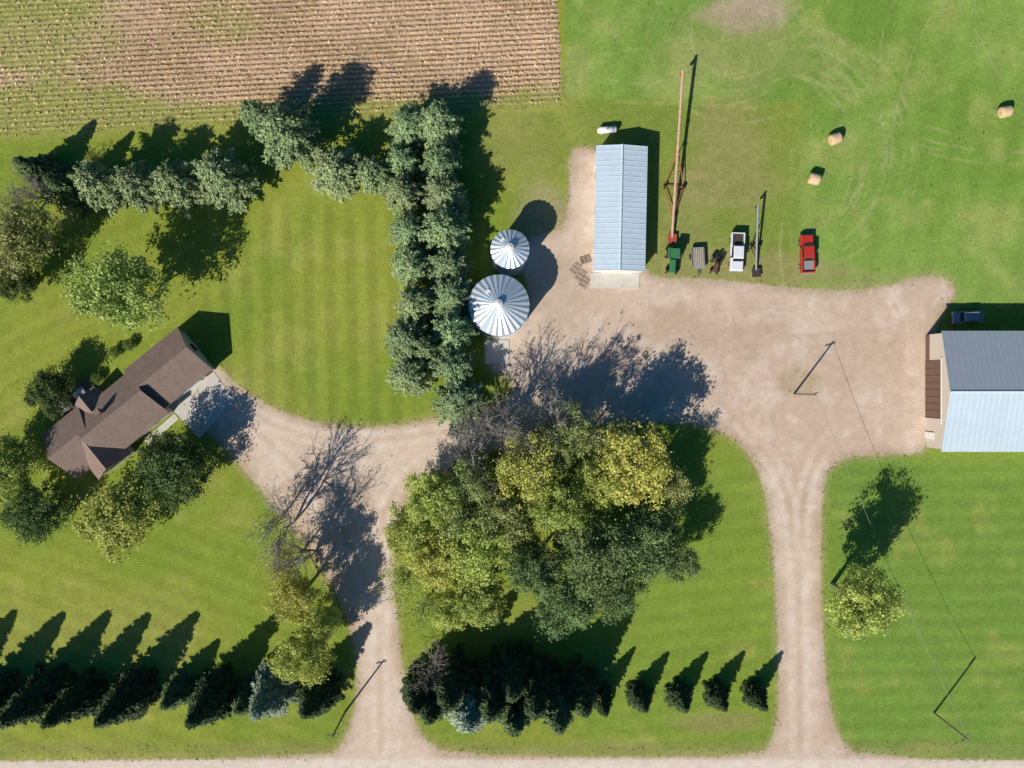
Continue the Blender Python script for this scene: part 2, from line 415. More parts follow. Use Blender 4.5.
# ---- leaf mesh utility
def leaf_quads(C,Nn,size,asp,rng,tang=None):
    n=len(C)
    Nn=Nn/(np.linalg.norm(Nn,axis=1)[:,None]+1e-9)
    t=rng.normal(size=(n,3)) if tang is None else tang
    t=t-Nn*(t*Nn).sum(1)[:,None]; t/=np.linalg.norm(t,axis=1)[:,None]+1e-9
    b=np.cross(Nn,t)
    s=size[:,None]
    V=np.stack([C+t*s,C+b*s*asp,C-t*s,C-b*s*asp],1).reshape(-1,3)
    return V,np.arange(4*n).reshape(-1,4)
def leafmat(name,trans=.25,var=.6,clump=1.0,attr=False,hue=.07):
    m,nt,p=newmat(name)
    g=N(nt,'ShaderNodeNewGeometry'); tc=N(nt,'ShaderNodeTexCoord').outputs['Object']; oi=N(nt,'ShaderNodeObjectInfo')
    col=oi.outputs['Color']
    if attr: col=N(nt,'ShaderNodeAttribute',attribute_name='Col').outputs['Color']
    r=mathn(nt,'MULTIPLY_ADD',g.outputs['Random Per Island'],var,1-var/2)
    cl=mathn(nt,'MULTIPLY_ADD',noise(nt,tc,.8,2),clump,1-clump/2)
    c=mulcol(nt,col,mathn(nt,'MULTIPLY',r,cl))
    hs=N(nt,'ShaderNodeHueSaturation'); nt.links.new(c,hs.inputs['Color'])
    h=mathn(nt,'MULTIPLY_ADD',noise(nt,tc,1.7,2),-hue,.5+hue/2); nt.links.new(h,hs.inputs['Hue'])
    nt.links.new(hs.outputs[0],p.inputs['Base Color']); p.inputs['Roughness'].default_value=.6; p.inputs['Specular IOR Level'].default_value=.2
    tr=N(nt,'ShaderNodeBsdfTranslucent'); nt.links.new(hs.outputs[0],tr.inputs[0])
    mx=N(nt,'ShaderNodeMixShader'); mx.inputs[0].default_value=trans
    out=nt.nodes['Material Output']; nt.links.new(p.outputs[0],mx.inputs[1]); nt.links.new(tr.outputs[0],mx.inputs[2]); nt.links.new(mx.outputs[0],out.inputs[0])
    return m
m_leaf=leafmat('broad_leaves',.3,.6,1.1,hue=.05); m_needle=leafmat('needles',.06,.6,.8,hue=.03); m_corn=leafmat('dry_corn',.2,.5,.4,True)
m_bark=mat('bark',(.20,.17,.14),.9,nscale=4,amt=.4,bump=.4)
m_greybark=mat('grey_bark',(.34,.31,.28),.9,nscale=4,amt=.3)
# ---- corn rows
rng=np.random.RandomState(5)
pts=[]
for r in range(44):
    t=np.arange(-18,90,.15)+rng.uniform(0,.1)
    t=t+rng.uniform(-.05,.05,len(t))
    o=r*.76+.4+rng.normal(0,.05,len(t))+.04*np.sin(t*.15+r*.2)
    pts.append(np.stack([ax+dv[0]*t+nv[0]*o,ay+dv[1]*t+nv[1]*o],1))
P=np.concatenate(pts); P=P[sdist(P[:,0],P[:,1],field_poly)>.3]
wd=weed(P[:,0],P[:,1]); gap=fbm(P[:,0],P[:,1],2.5,47)
P=P[(rng.rand(len(P))>wd*.85)&(gap>rng.uniform(.15,.45,len(P)))]
k=3; n=len(P)*k
C=np.zeros((n,3)); C[:,:2]=np.repeat(P,k,0)+rng.normal(0,.06,(n,2)); C[:,2]=rng.uniform(.06,.42,n)
Nn=rng.normal(size=(n,3))*.45+[0,-.3,1]
V1,F1=leaf_quads(C,Nn,rng.uniform(.09,.2,n),.45,rng)
tone=.9+.45*fbm(C[:,0],C[:,1],7,52)
cc=np.array([L(220,192,160),L(208,178,144),L(188,158,124),L(230,210,176)])[rng.randint(0,4,n)]*tone[:,None]
M=30000
Q=np.stack([rng.uniform(-92,8,M),rng.uniform(34,64,M)],1); ww=weed(Q[:,0],Q[:,1])*(sdist(Q[:,0],Q[:,1],field_poly)>-.6)
Q=Q[rng.rand(M)<ww*.5]; n2=len(Q)
C=np.zeros((n2,3)); C[:,:2]=Q; C[:,2]=rng.uniform(.03,.16,n2)
V2,F2=leaf_quads(C,rng.normal(size=(n2,3))*.35+[0,0,1],rng.uniform(.07,.18,n2),.6,rng)
c2=np.array([L(150,154,80),L(162,162,86),L(136,144,72),L(176,168,104)])[rng.randint(0,4,n2)]
M=90000
Q=np.stack([rng.uniform(-80,80,M),rng.uniform(-60,60,M)],1)
gd=gsd(Q[:,0],Q[:,1]); edge=np.exp(-((gd+.15)/.55)**2)*.55
pq=Q[:,0]/S+512; qq=384-Q[:,1]/S
past=((pq>800)&(qq<300))|((pq>565)&(qq<100))
edge=np.maximum(edge,past*.16*(fbm(Q[:,0],Q[:,1],3,61)>.5))
edge=np.maximum(edge,.3*np.exp(-((qq-750)/6)**2)*(gd<0))
edge=np.where(sdist(Q[:,0],Q[:,1],field_poly)>-.5,0,edge)
edge=np.maximum(edge,.5*(np.hypot(pq-796,qq-386)<16)*(fbm(Q[:,0],Q[:,1],1.5,62)>.5))
Q=Q[rng.rand(M)<edge]; n3_=len(Q)
C=np.zeros((n3_,3)); C[:,:2]=Q; C[:,2]=rng.uniform(.04,.16,n3_)
V3,F3=leaf_quads(C,rng.normal(size=(n3_,3))*.5+[0,0,1],rng.uniform(.06,.17,n3_),.5,rng)
c3=grass_color(Q[:,0],Q[:,1])*rng.uniform(.65,1.25,n3_)[:,None]
for nm,V_,F_,c_,lab,cat in (('corn_stalks',V1,F1,cc,'dry tan corn rows standing in the field','crop'),('field_weeds',V2,F2,c2,'green weeds growing along the field edge','weeds'),('grass_tufts',V3,F3,c3,'tufts of longer grass along the gravel edges','grass')):
    me=mesh_np(nm,V_,F_,[m_corn]); setcol(me,'Col',np.repeat(c_,4,0))
    obj(nm,me,kind='stuff',label=lab,category=cat)

# ---------------------------------------------------------------- trees
def limb(p0,p1,r0,r1,rng,n=5,bend=.12):
    p0=np.array(p0,float);p1=np.array(p1,float); L_=np.linalg.norm(p1-p0)
    t=np.linspace(0,1,n)[:,None]; q=p0+(p1-p0)*t
    off=rng.normal(size=3)*bend*L_; off[2]=abs(off[2])*.6
    q=q+off*np.sin(t*math.pi)
    return q,np.linspace(r0,r1,n)
def deciduous(seed,R,Ht,nclump=170,lpc=84,lsize=.14,base=.22,density=1.0):
    rng=np.random.RandomState(seed)
    zc=Ht*(base+1)/2; a=Ht*(1-base)/2
    lob=rng.normal(size=(9,3)); lob/=np.linalg.norm(lob,axis=1)[:,None]; lw=rng.uniform(-.4,.3,9)
    d=rng.normal(size=(nclump,3)); d[:,2]+=.25; d/=np.linalg.norm(d,axis=1)[:,None]
    f=.84+(np.exp(-((d[:,None,:]-lob[None])**2).sum(-1)*3)*lw).sum(1)
    rad=rng.uniform(.12,1.15,nclump)**.5*f
    C=d*rad[:,None]*[R,R,a]; C[:,2]+=zc
    C=C[C[:,2]>Ht*base*.8]
    polys=[]
    tt=zc*.95
    polys.append(limb((0,0,0),(rng.normal(0,.25),rng.normal(0,.25),tt),R*.06+.06,.07,rng,7,.03))
    for k in range(0,len(C),3):
        c=C[k]; z0=min(max(c[2]-np.hypot(c[0],c[1])*.7-.5,Ht*.15),tt*.95)
        polys.append(limb((0,0,z0),c,.035+.02*R/3*rng.uniform(.6,1.6),.015,rng,5,.08))
    allC=[];allN=[]
    for c in C:
        cr=rng.uniform(.08,.19)*R*rng.uniform(.8,1.3)
        n=int(lpc*rng.uniform(.4,1.5)*density)
        q=rng.normal(size=(n,3)); q/=np.linalg.norm(q,axis=1)[:,None]
        rr=rng.rand(n)**.45*cr*rng.choice([1,1,1,1.5],n)
        pts=c+q*rr[:,None]*[1.15,1.15,.75]
        allC.append(pts); allN.append(q*.7+rng.normal(size=(n,3))*.5+[0,0,.4])
    Cc=np.concatenate(allC); Nn=np.concatenate(allN)
    V_,F_=leaf_quads(Cc,Nn,rng.uniform(.6,1.35,len(Cc))*lsize,.7,rng)
    crown=mesh_np('tree_crown_mesh',V_,F_,[m_leaf])
    tv,tf=tubes(polys,5); trunk=mesh_np('tree_trunk_mesh',tv,tf,[m_bark],smooth=True)
    return trunk,crown
def bare(seed,R,Ht,leaf=380):
    rng=np.random.RandomState(seed); polys=[]; tips=[]
    def grow(p,d,l,r,lev):
        q=p+d*l
        polys.append(limb(p,q,r,r*.6,rng,4,.06))
        if lev==0: tips.append(q); return
        nb={4:6,3:4,2:4,1:3}[lev]
        for k in range(nb):
            s=rng.uniform(.35,1.0); st=p+d*l*s
            nd=d+rng.normal(size=3)*.52; nd[2]=nd[2]*.8+.12; nd/=np.linalg.norm(nd)
            grow(st,nd,l*rng.uniform(.52,.78),max(r*.52,.02),lev-1)
    base=np.array([0,0,0.]); 
    for k in range(2):
        d=np.array([rng.normal(0,.25),rng.normal(0,.25),1]); d/=np.linalg.norm(d)
        grow(base,d,Ht*.42,.19,4)
    tv,tf=tubes(polys,3)
    s=np.array([R/np.percentile(np.abs(tv[:,0]),95),R/np.percentile(np.abs(tv[:,1]),95),Ht/np.percentile(tv[:,2],99.5)])
    tv=tv*s; trunk=mesh_np('bare_trunk_mesh',tv,tf,[m_greybark])
    T=np.array(tips)*s; T=T[rng.randint(0,len(T),leaf)]+rng.normal(0,.2,(leaf,3))
    V_,F_=leaf_quads(T,rng.normal(size=(leaf,3))+[0,0,.4],rng.uniform(.08,.18,leaf),.7,rng)
    return trunk,mesh_np('bare_crown_mesh',V_,F_,[m_leaf])
def conifer(seed,R,Ht,fluffy=0.,n_br=170,pw=.85,dens=1.0):
    rng=np.random.RandomState(seed)
    polys=[limb((0,0,0),(0,0,Ht*.97),.16,.02,rng,6,.0)]
    Cs=[];Ns=[];Ts=[]
    ga=rng.rand()*6.28
    for k in range(n_br):
        u=(k+.5)/n_br
        z=Ht*(.04+.95*u**1.1)
        rr=R*(1-(z/Ht))**pw*rng.uniform(.62,1.22)+.12
        if fluffy: rr=R*np.sqrt(max(0,1-((z/Ht-.3)/.71)**2))*rng.uniform(.45,1.2)+.1
        ga+=2.399+rng.normal(0,.25)
        d=np.array([math.cos(ga),math.sin(ga),0])
        tip=d*rr+[0,0,z-rr*.12+ (0.3*rr if fluffy else 0)]
        st=np.array([0,0,z])
        polys.append((np.array([st,(st+tip)/2+[0,0,.08*rr],tip]),np.array([.04,.025,.01])))
        m=int((26 if not fluffy else 30)*dens*max(rr,.5)/1.6)+6
        t=rng.uniform(.12,1.04,m)**.7
        base=st+(tip-st)*t[:,None]+np.array([0,0,.08*rr])*np.sin(t*math.pi)[:,None]
        side=np.cross(d,[0,0,1]); wd_=(1-t)*.24*rr+.15
        s=rng.uniform(-1,1,m)
        base=base+side*(s*wd_)[:,None]+rng.normal(0,.06+.05*fluffy,(m,3))
        Cs.append(base); Ns.append(rng.normal(size=(m,3))*.45+[0,0,.8]+d*.5)
        Ts.append(d+side*(s[:,None]*.9)+rng.normal(size=(m,3))*.25+[0,0,-.15])
    C=np.concatenate(Cs)
    V_,F_=leaf_quads(C,np.concatenate(Ns),rng.uniform(.14,.32,len(C)),.38 if not fluffy else .42,rng,np.concatenate(Ts))
    tv,tf=tubes(polys,4)
    return mesh_np('conifer_trunk_mesh',tv,tf,[m_bark]),mesh_np('conifer_crown_mesh',V_,F_,[m_needle])
REF=dict(dec=(5,12),thin=(5,12),bare=(4.5,11),spr=(2.6,10),pine=(3.2,8),low=(5,8))
LIB=dict(
 dec=[deciduous(s,5,12) for s in (11,12,13,14,15,16)],
 low=[deciduous(s,5,8,190,74,.14,.12) for s in (21,22,23)],
 thin=[deciduous(s,5,12,100,34,.13) for s in (31,32)],
 bare=[bare(s,4.5,11) for s in (41,42,43)],
 spr=[conifer(s,2.6,10,pw=.82,n_br=250,dens=1.8) for s in (51,52,53,54)],
 pine=[conifer(s,3.2,8,.8,165,dens=1.15) for s in (61,62,63,64,65)])
YG=(.47,.52,.13); YB=(.57,.60,.15); OL=(.38,.43,.15); DG=(.13,.19,.06); GD=(.22,.31,.11); OR=(.55,.56,.14)
PG=(.28,.37,.17); PB=(.28,.37,.25); SP=(.065,.10,.035); SP2=(.12,.18,.065); TN=(.42,.38,.20)
cnt=[0]
trng=np.random.RandomState(77)
def tree(px,py,R,Ht,kind,col,label,group=None,base=False,name=None,zf=None):
    cnt[0]+=1
    rR,rH=REF[kind]
    zc={'dec':.6,'low':.5,'thin':.6,'bare':.6,'spr':.35,'pine':.4}[kind]*Ht
    x,y=G(px,py) if base else G(px,py,zc)
    lib=LIB[kind]; tk,cr=lib[cnt[0]%len(lib)]
    nm=name or {'dec':'broadleaf_tree','low':'broadleaf_tree','thin':'broadleaf_tree','bare':'bare_tree','spr':'spruce_tree','pine':'pine_tree'}[kind]
    e=empty(nm,(x,y,0),trng.uniform(0,6.28)); e['label']=label; e['category']='tree'
    if group: e['group']=group
    s=(R/rR*trng.uniform(.93,1.07),R/rR*trng.uniform(.93,1.07),Ht/rH)
    j=1+trng.uniform(-.16,.16)
    a=obj('trunk',tk,e,scale=s); b=obj('crown',cr,e,scale=s)
    b.color=(col[0]*j*trng.uniform(.9,1.1),col[1]*j,col[2]*j,1)
PL='grey-green pine with dense rounded crown in the lawn windbreak'
g='pines in the windbreak beside the bins'
for a in [(409,130,2.9),(439,130,3.1),(406,164,2.6),(441,166,3.0),(404,198,2.6),(443,199,3.1),(408,234,2.7),(446,231,3.0),(412,268,2.7),(447,265,3.0),(418,302,2.5),(451,297,3.1),(412,339,3.0),(452,331,3.0),(412,377,3.2),(453,365,3.1),(456,401,3.3),(430,350,1.9)]:
    tree(a[0]+trng.uniform(-3,3),a[1]+trng.uniform(-3,3),a[2]*trng.uniform(.88,1.1),trng.uniform(6.3,9.2),'pine',PG,PL,g)
g='pines along the field edge'
PL2='grey-green pine on the lawn beside the field edge'
for a in [(106,187,3.3,9.5),(144,188,2.9,9),(184,189,3.1,9.5),(228,181,3.6,10),(291,140,4.0,11.5),(262,122,2.4,9)]:
    tree(*a,'pine',PG,PL2,g)
tree(338,173,3.5,7.5,'pine',PG,'broad grey-green pine standing on the mown lawn','pair of pines on the lawn'); tree(374,178,2.5,7,'pine',PG,'smaller grey-green pine on the mown lawn','pair of pines on the lawn')
tree(22,238,5.6,12,'dec',OL,'large olive-green broadleaf tree near the field edge')
tree(44,196,3.4,8,'bare',TN,'leafless grey tree beside the pines')
tree(14,205,3,8,'thin',OL,'thin olive broadleaf tree near the pines')
tree(18,280,3.6,8,'low',DG,'dark green leafy tree on the lawn')
tree(40,172,2.8,8,'spr',SP2,'dark spruce at the edge of the field')
tree(72,190,2.8,9,'spr',SP2,'dark spruce at the edge of the field')
tree(122,292,7.3,14.5,'dec',(.42,.48,.13),'large olive-green broadleaf tree on the lawn behind the house')
tree(52,392,4.2,6.5,'low',DG,'dark green tree shading the house deck')
tree(12,468,5.2,8,'low',YG,'yellow-green tree beside the house')
tree(40,512,4.8,7.5,'low',DG,'dark green leafy tree by the house gable')
tree(120,518,7.2,9,'low',OR,'golden-green broad tree on the front lawn')
tree(175,470,5.8,9,'low',DG,'dense dark green tree beside the driveway')
g='yellow-green trees lining the drive'
LB='yellow-green broadleaf tree turning in autumn beside the gravel drive'
tree(280,530,4.2,12,'bare',YG,'nearly leafless tree beside the gravel drive')
tree(303,562,3.6,11,'bare',YG,'nearly leafless tree beside the gravel drive')
tree(296,598,4.0,11,'dec',OR,LB,g); tree(303,660,4.4,11,'dec',OR,LB,g)
tree(318,625,3.6,10,'dec',OR,LB,g); tree(268,525,2.8,9,'thin',YG,LB,g); tree(285,568,3.2,10,'thin',OR,LB,g)
# lower-left spruce row
g='tall spruces in the roadside row'
LS='tall dark pointed spruce in the roadside row'
for a in [(-42,688),(6,690),(52,689),(92,690),(140,689),(222,690)]:
    tree(a[0],a[1],3.5,10.8,'spr',SP,LS,g,True)
tree(184,687,2.7,6.6,'spr',SP2,'short dark spruce in the roadside row',g,True)
tree(279,683,3.8,10.4,'spr',PB,'blue-grey spruce in the roadside row',g,True)
tree(252,694,2.6,6,'spr',SP2,'short dark spruce in the roadside row',g,True)
tree(322,687,3.2,9,'spr',SP,LS,g,True)
# island
g='tall autumn trees between the drives'
LA='tall yellow-green broadleaf tree between the gravel drives'
LD='tall dark green broadleaf tree between the gravel drives'
for a in [(432,498,5.0,12,YG),(474,548,5.6,12,YG),(480,600,4.8,10,YG),(528,470,5.6,13,YG),(560,508,5.0,13,YG),(503,514,5.0,12,OL),(600,480,4.6,12,YG),(552,445,3.8,11,OL),(437,560,5.0,11,YG),(410,532,4.2,11,YG),(458,520,4.2,10,OL),(448,610,3.6,9,YG),(472,480,4.4,11,OL)]:
    tree(a[0],a[1],a[2],a[3],'dec',a[4],LA,g)
tree(405,578,3.8,10,'thin',YG,LA,g); tree(424,608,3.4,9,'thin',YG,LA,g)
tree(632,462,6.0,14,'dec',YB,'tall bright yellow broadleaf tree between the drives',g)
for a in [(590,556,6.4,13),(646,538,6.2,12.5),(565,602,5.2,10),(612,592,5,11),(538,568,4.6,12),(680,562,3.6,8.5)]:
    tree(a[0],a[1],a[2],a[3],'dec',GD,LD,g)
LT='nearly leafless grey-branched tree beside the gravel drive'
for a in [(470,455,4.6,11),(505,436,4.4,12),(545,430,4.2,13),(525,445,3.8,12)]:
    tree(*a,'bare',TN,LT,'nearly leafless trees beside the drive')
tree(592,440,4.4,12,'thin',OL,LA,g); tree(570,428,4.2,13,'thin',OL,LA,g); tree(668,490,3.6,9,'dec',OL,LA,g)
tree(628,440,3.8,12,'bare',TN,LT,'nearly leafless trees beside the drive')
# bottom centre
g='spruces along the roadside'
for a in [(470,704,4.3,11,PB),(514,708,3.8,11,SP2),(556,704,3.9,12,SP2),(434,700,3.6,10,SP),(492,692,4.0,12,SP),(534,690,4.0,12,SP),(452,684,3.8,11.5,SP),(580,692,3.5,10.5,SP),(420,692,3.0,9,SP),(512,676,3.6,11,SP)]:
    tree(a[0],a[1],a[2],a[3],'spr',a[4],'full spruce with blue-grey needles near the road' if a[4] is PB else 'full dark spruce standing near the road',g)
tree(430,672,3,8,'bare',TN,'small leafless tree near the road')
g='small spruces in a roadside row'
for a,b in [(600,694),(638,693),(677,693),(714,692),(752,692)]:
    tree(a,b,1.95,5.7 if a!=600 else 6.6,'spr',SP,'small dark pointed spruce in the roadside row',g,True)
tree(861,602,5.6,14,'dec',(.50,.58,.15),'single pale yellow-green tree on the mown lawn')
for a in [(118,352),(132,345),(150,452),(100,378)]:
    x,y=G(*a); tk,cr=LIB['low'][0]
    e=empty('shrub',(x,y,0)); e['label']='small green shrub beside the house wall'; e['category']='shrub'; e['group']='shrubs around the house'
    o=obj('stem',tk,e,scale=(.2,.2,.17)); o=obj('foliage',cr,e,scale=(.2,.2,.17)); o.color=(.2,.28,.07,1)

# ---------------------------------------------------------------- materials for objects
m_conc=mat('concrete',(.60,.56,.49),.9,nscale=1.2,amt=.15,bump=.1,dirt=(.40,.36,.30))
m_bluemetal=mat('pale_blue_sheet_metal',(.60,.70,.77),.5,.12,nscale=.8,amt=.07,dirt=(.47,.56,.62),dirtamt=.3)
m_shaderoof=mat('shaded_sheet_metal',(.34,.39,.44),.5,.15,nscale=.8,amt=.08)  # pale roof metal again, with the north slope's shade put into its colour
m_whitemetal=mat('white_sheet_metal',(.76,.75,.72),.5,0,nscale=1,amt=.08,dirt=(.5,.47,.42),dirtamt=.2)
m_galv=mat('galvanised_steel',(.57,.64,.69),.42,.35,nscale=2,amt=.12)
m_tan=mat('tan_siding',(.60,.52,.44),.7,nscale=1,amt=.08)
m_brown=mat('brown_steel_door',(.17,.095,.07),.6,nscale=1,amt=.1)
m_shingle=mat('brown_shingles',(.22,.155,.125),.9,nscale=2.2,amt=.3,bump=.35,dirt=(.29,.22,.18),dirtamt=.4)
m_siding=mat('house_siding',(.62,.55,.47),.75,nscale=1,amt=.08)
m_glass=mat('dark_glass',(.02,.025,.03),.08,0,nscale=1,amt=.1,spec=.7)
m_black=mat('black_rubber',(.02,.02,.02),.85,nscale=5,amt=.2)
m_dark=mat('dark_steel',(.08,.065,.055),.6,.3,nscale=3,amt=.3)
m_wire=mat('wire_aluminium',(.25,.25,.25),.5,.3,nscale=3,amt=.1)
m_white=mat('white_paint',(.75,.76,.77),.3,0,nscale=2,amt=.05,spec=.5)
m_red=mat('red_paint',(.46,.035,.025),.35,0,nscale=2,amt=.15,spec=.5)
m_redframe=mat('faded_red_steel',(.42,.08,.05),.6,0,nscale=3,amt=.25)
m_green=mat('green_paint',(.05,.20,.08),.4,0,nscale=2,amt=.1)
m_yellow=mat('yellow_paint',(.65,.45,.03),.45,0,nscale=2,amt=.1)
m_orange=mat('weathered_orange_steel',(.60,.38,.25),.55,0,nscale=2,amt=.2)
m_grey=mat('grey_steel',(.34,.34,.33),.6,.2,nscale=3,amt=.2)
m_wood=mat('weathered_wood',(.24,.19,.14),.9,nscale=3,amt=.3,bump=.2)
m_bale=mat('straw',(.62,.45,.26),.95,nscale=6,amt=.4,bump=.6)
m_lamp=mat('lamp_lens',(.7,.7,.65),.2,nscale=1,amt=.05)

def gable(parent,x0,x1,y0,y1,ze,zr,axis,mroof,mwall,ov=.3,th=.12,rib=0,walls=True,rname='roof',wname='wall'):
    def T(a,b,z): return (a,b,z) if axis=='x' else (b,a,z)
    if axis=='x': a0,a1,b0,b1=x0,x1,y0,y1
    else: a0,a1,b0,b1=y0,y1,x0,x1
    bc=(b0+b1)/2; hw=(b1-b0)/2; sl_=(zr-ze)/hw
    r=B()
    A0,A1=a0-ov,a1+ov
    m2=1 if isinstance(mroof,(list,tuple)) else 0
    r.slab([T(A0,bc,zr+th),T(A1,bc,zr+th),T(A1,b1+ov,ze-sl_*ov+th),T(A0,b1+ov,ze-sl_*ov+th)],th,m2)
    r.slab([T(A0,bc,zr+th),T(A1,bc,zr+th),T(A1,b0-ov,ze-sl_*ov+th),T(A0,b0-ov,ze-sl_*ov+th)],th)
    if rib:
        n=int((A1-A0)/rib)
        for k in range(n+1):
            a=A0+.06+k*(A1-A0-.12)/n
            for sgn,be in ((1,b1+ov),(-1,b0-ov)):
                w=.03
                z0=zr+th+.0; z1=ze-sl_*ov+th
                r.slab([T(a-w,bc,z0+.04),T(a+w,bc,z0+.04),T(a+w,be,z1+.04),T(a-w,be,z1+.04)],.06,m2 if sgn==1 else 0)
        r.cyl(T(A0,bc,zr+th+.02),T(A1,bc,zr+th+.02),.12,seg=6)
    ro=r.done(rname,mroof,parent)
    wo=None
    if walls:
        b=B()
        pts=[(b0,0),(b1,0),(b1,ze),(bc,zr-.01),(b0,ze)]
        v0=[b.bm.verts.new(T(a0,q[0],q[1])) for q in pts]; v1=[b.bm.verts.new(T(a1,q[0],q[1])) for q in pts]
        b.bm.faces.new(v0); b.bm.faces.new(v1[::-1])
        for i in range(5):
            if i in (2,3): continue
            b.bm.faces.new([v0[i],v0[(i+1)%5],v1[(i+1)%5],v1[i]])
        wo=b.done(wname,mwall,parent)
    return ro,wo
# ---- long shed
sx,sy=G(617.5,213.5,0)
rz=math.radians(-1.2)
shed=empty('metal_shed',(sx,sy,0),rz,label='long pale blue metal-roofed shed on gravel with concrete apron',category='shed')
gable(shed,-3.55,3.55,-8.9,8.9,3.0,3.6,'y',m_bluemetal,m_whitemetal,.2,.08,rib=.75)
b=B().box((0,-8.96,1.35),(4.6,.08,2.7)); 
for k in range(5): b.box((-1.84+k*.92,-9.02,1.35),(.05,.05,2.6))
b.done('sliding_door',m_whitemetal,shed)
for yy in (-5,0,5):
    w_=B().box((0,0,0),(.08,1.2,.8)).done('window',m_glass,shed,loc=(-3.6,yy,1.7))
    B().box((-.02,0,-.45),(.14,1.4,.08)).done('sill',m_whitemetal,w_)
B().box((-3.6,7,1.05),(.1,.95,2.1)).done('side_door',m_whitemetal,shed)
ap=B().box((-.2,-10.1,.05),(7.4,2.3,.1),bevel=.02).done('concrete_apron',m_conc,None,loc=(sx,sy,0.008),rot=(0,0,rz)); ap['kind']='structure'
# ---- right barn
bx0=62.1; by1=(384-335)*S; by0=(384-447)*S
barn=empty('pole_barn',(bx0,(by0+by1)/2,0),0,label='large tan pole barn with pale metal roof beside the gravel yard',category='barn')
hw=(by1-by0)/2
gable(barn,0,21,-hw,hw,4.2,6.1,'x',[m_bluemetal,m_shaderoof],m_tan,.3,.1,rib=.8)  # north slope takes the copy darkened to look turned from the sun
d=B().box((-.08,0.2,1.9),(.1,8.4,3.8))
for k in range(9): d.box((-.15,-3.9+k*1.03,1.9),(.06,.08,3.7))
d.done('sliding_door',m_brown,barn)
B().box((-.10,-6.6,1.05),(.1,1.0,2.1)).done('walk_door',m_whitemetal,barn)
B().box((-.05,6.4,.45),(.06,3.8,.9)).done('wainscot',m_brown,barn)
B().box((-.16,0,3.92),(.14,9.6,.12)).done('door_track',m_whitemetal,barn)
# ---- bins
def grainbin(px,py,R,ze,zt,seg,label):
    x,y=G(px,py,ze)
    e=empty('grain_bin',(x,y,0),.1,label=label,category='grain bin',group='grain bins beside the pines')
    n=int(ze/.28)
    zz=[];rr=[]
    for k in range(n*2+1):
        zz.append(.15+(ze-.15)*k/(n*2)); rr.append(R+(.035 if k%2 else 0))
    a=np.arange(48)*2*math.pi/48
    V=np.concatenate([np.stack([np.cos(a)*r,np.sin(a)*r,np.full(48,z)],1) for z,r in zip(zz,rr)])
    i=np.arange(len(zz)-1)[:,None]*48; j=np.arange(48)[None]; j2=(j+1)%48
    F=np.stack([i+j,i+j2,i+48+j2,i+48+j],-1).reshape(-1,4)
    obj('wall',mesh_np('bin_wall',V,F,[m_galv],smooth=True),e)
    b=B()
    for k in range(seg):
        a0=2*math.pi*k/seg; a1=2*math.pi*(k+1)/seg; am=(a0+a1)/2
        Ro=R+.18; Ri=.45
        def q(a,r,dz=0): return (math.cos(a)*r,math.sin(a)*r,ze+(zt-ze)*(1-(r-Ri)/(R-Ri))+dz)
        b.face([q(a0,Ri,.02),q(a0,Ro,.13),q(am,Ro,-.03),q(am,Ri,0)])
        b.face([q(am,Ri,0),q(am,Ro,-.03),q(a1,Ro,.13),q(a1,Ri,.02)])
    b.done('roof',m_galv,e)
    B().cyl((0,0,zt-.1),(0,0,zt+.3),.5,.5,20).cyl((0,0,zt+.3),(0,0,zt+.5),.58,.1,20).done('roof_cap',m_whitemetal,e)
    l=B()
    for s_ in (-.2,.2): l.cyl((R+.14,s_,.2),(R+.14,s_,ze),.025,seg=5); 
    for k in range(int(ze/.35)): l.cyl((R+.14,-.2,.4+k*.35),(R+.14,.2,.4+k*.35),.018,seg=4)
    l.done('ladder',m_grey,e)
    B().box((R*.5,-R*.87,1.1),(.9,.12,1.3),rot=(0,0,math.radians(-60)+math.pi/2)).done('door',m_whitemetal,e)
    B().box((R*.55*math.cos(2.2),R*.55*math.sin(2.2),ze+(zt-ze)*.52),(.7,.7,.12),rot=(0,.0,2.2)).done('roof_hatch',m_whitemetal,e)
    B().cyl((x,y,.009),(x,y,.15),R+.35,seg=40).done('bin_foundation',m_conc,kind='structure')
grainbin(499,305,4.15,5.6,7.2,28,'large round galvanised grain bin with ribbed cone roof')
grainbin(510,249,2.6,5.4,6.5,22,'smaller round galvanised grain bin with ribbed cone roof')
x,y=G(497,352); o=B().box((x,y,.06),(3.6,3.6,.1),bevel=.02).done('concrete_pad',m_conc); o['kind']='structure'
# ---- house
hx,hy=G(126,405,3)
ha=math.radians(39)
house=empty('farm_house',(hx,hy,0),ha,label='long single-storey farm house with brown shingle gable roofs',category='house')
def roofpart(*a,**k):
    return gable(house,*a,m_shingle,m_siding,.45,.14,**k)
roofpart(3.2,12.4,-3.3,3.9,2.6,4.9,'x')
roofpart(-6.6,3.6,-4.3,3.3,2.75,5.4,'x')
roofpart(-12.2,-6.2,-3.2,4.1,2.6,4.8,'x')
roofpart(-9.8,-4.6,-5.4,0,2.65,4.6,'y')
roofpart(-5.6,-2.4,0,4.5,2.65,3.9,'y')
B().box((-2.6,.9,5.3),(.7,.7,1.1)).box((-2.6,.9,5.88),(.85,.85,.1)).done('chimney',mat('brick',(.22,.14,.11),.9,nscale=6,amt=.3),house)
gd=B().box((7.6,-3.34,1.15),(4.8,.08,2.25))
for k in range(4): gd.box((7.6,-3.39,.35+k*.55),(4.6,.03,.05))
gd.done('garage_door',m_white,house)
B().box((11.3,-3.34,1.05),(.9,.08,2.05)).done('door',m_brown,house)
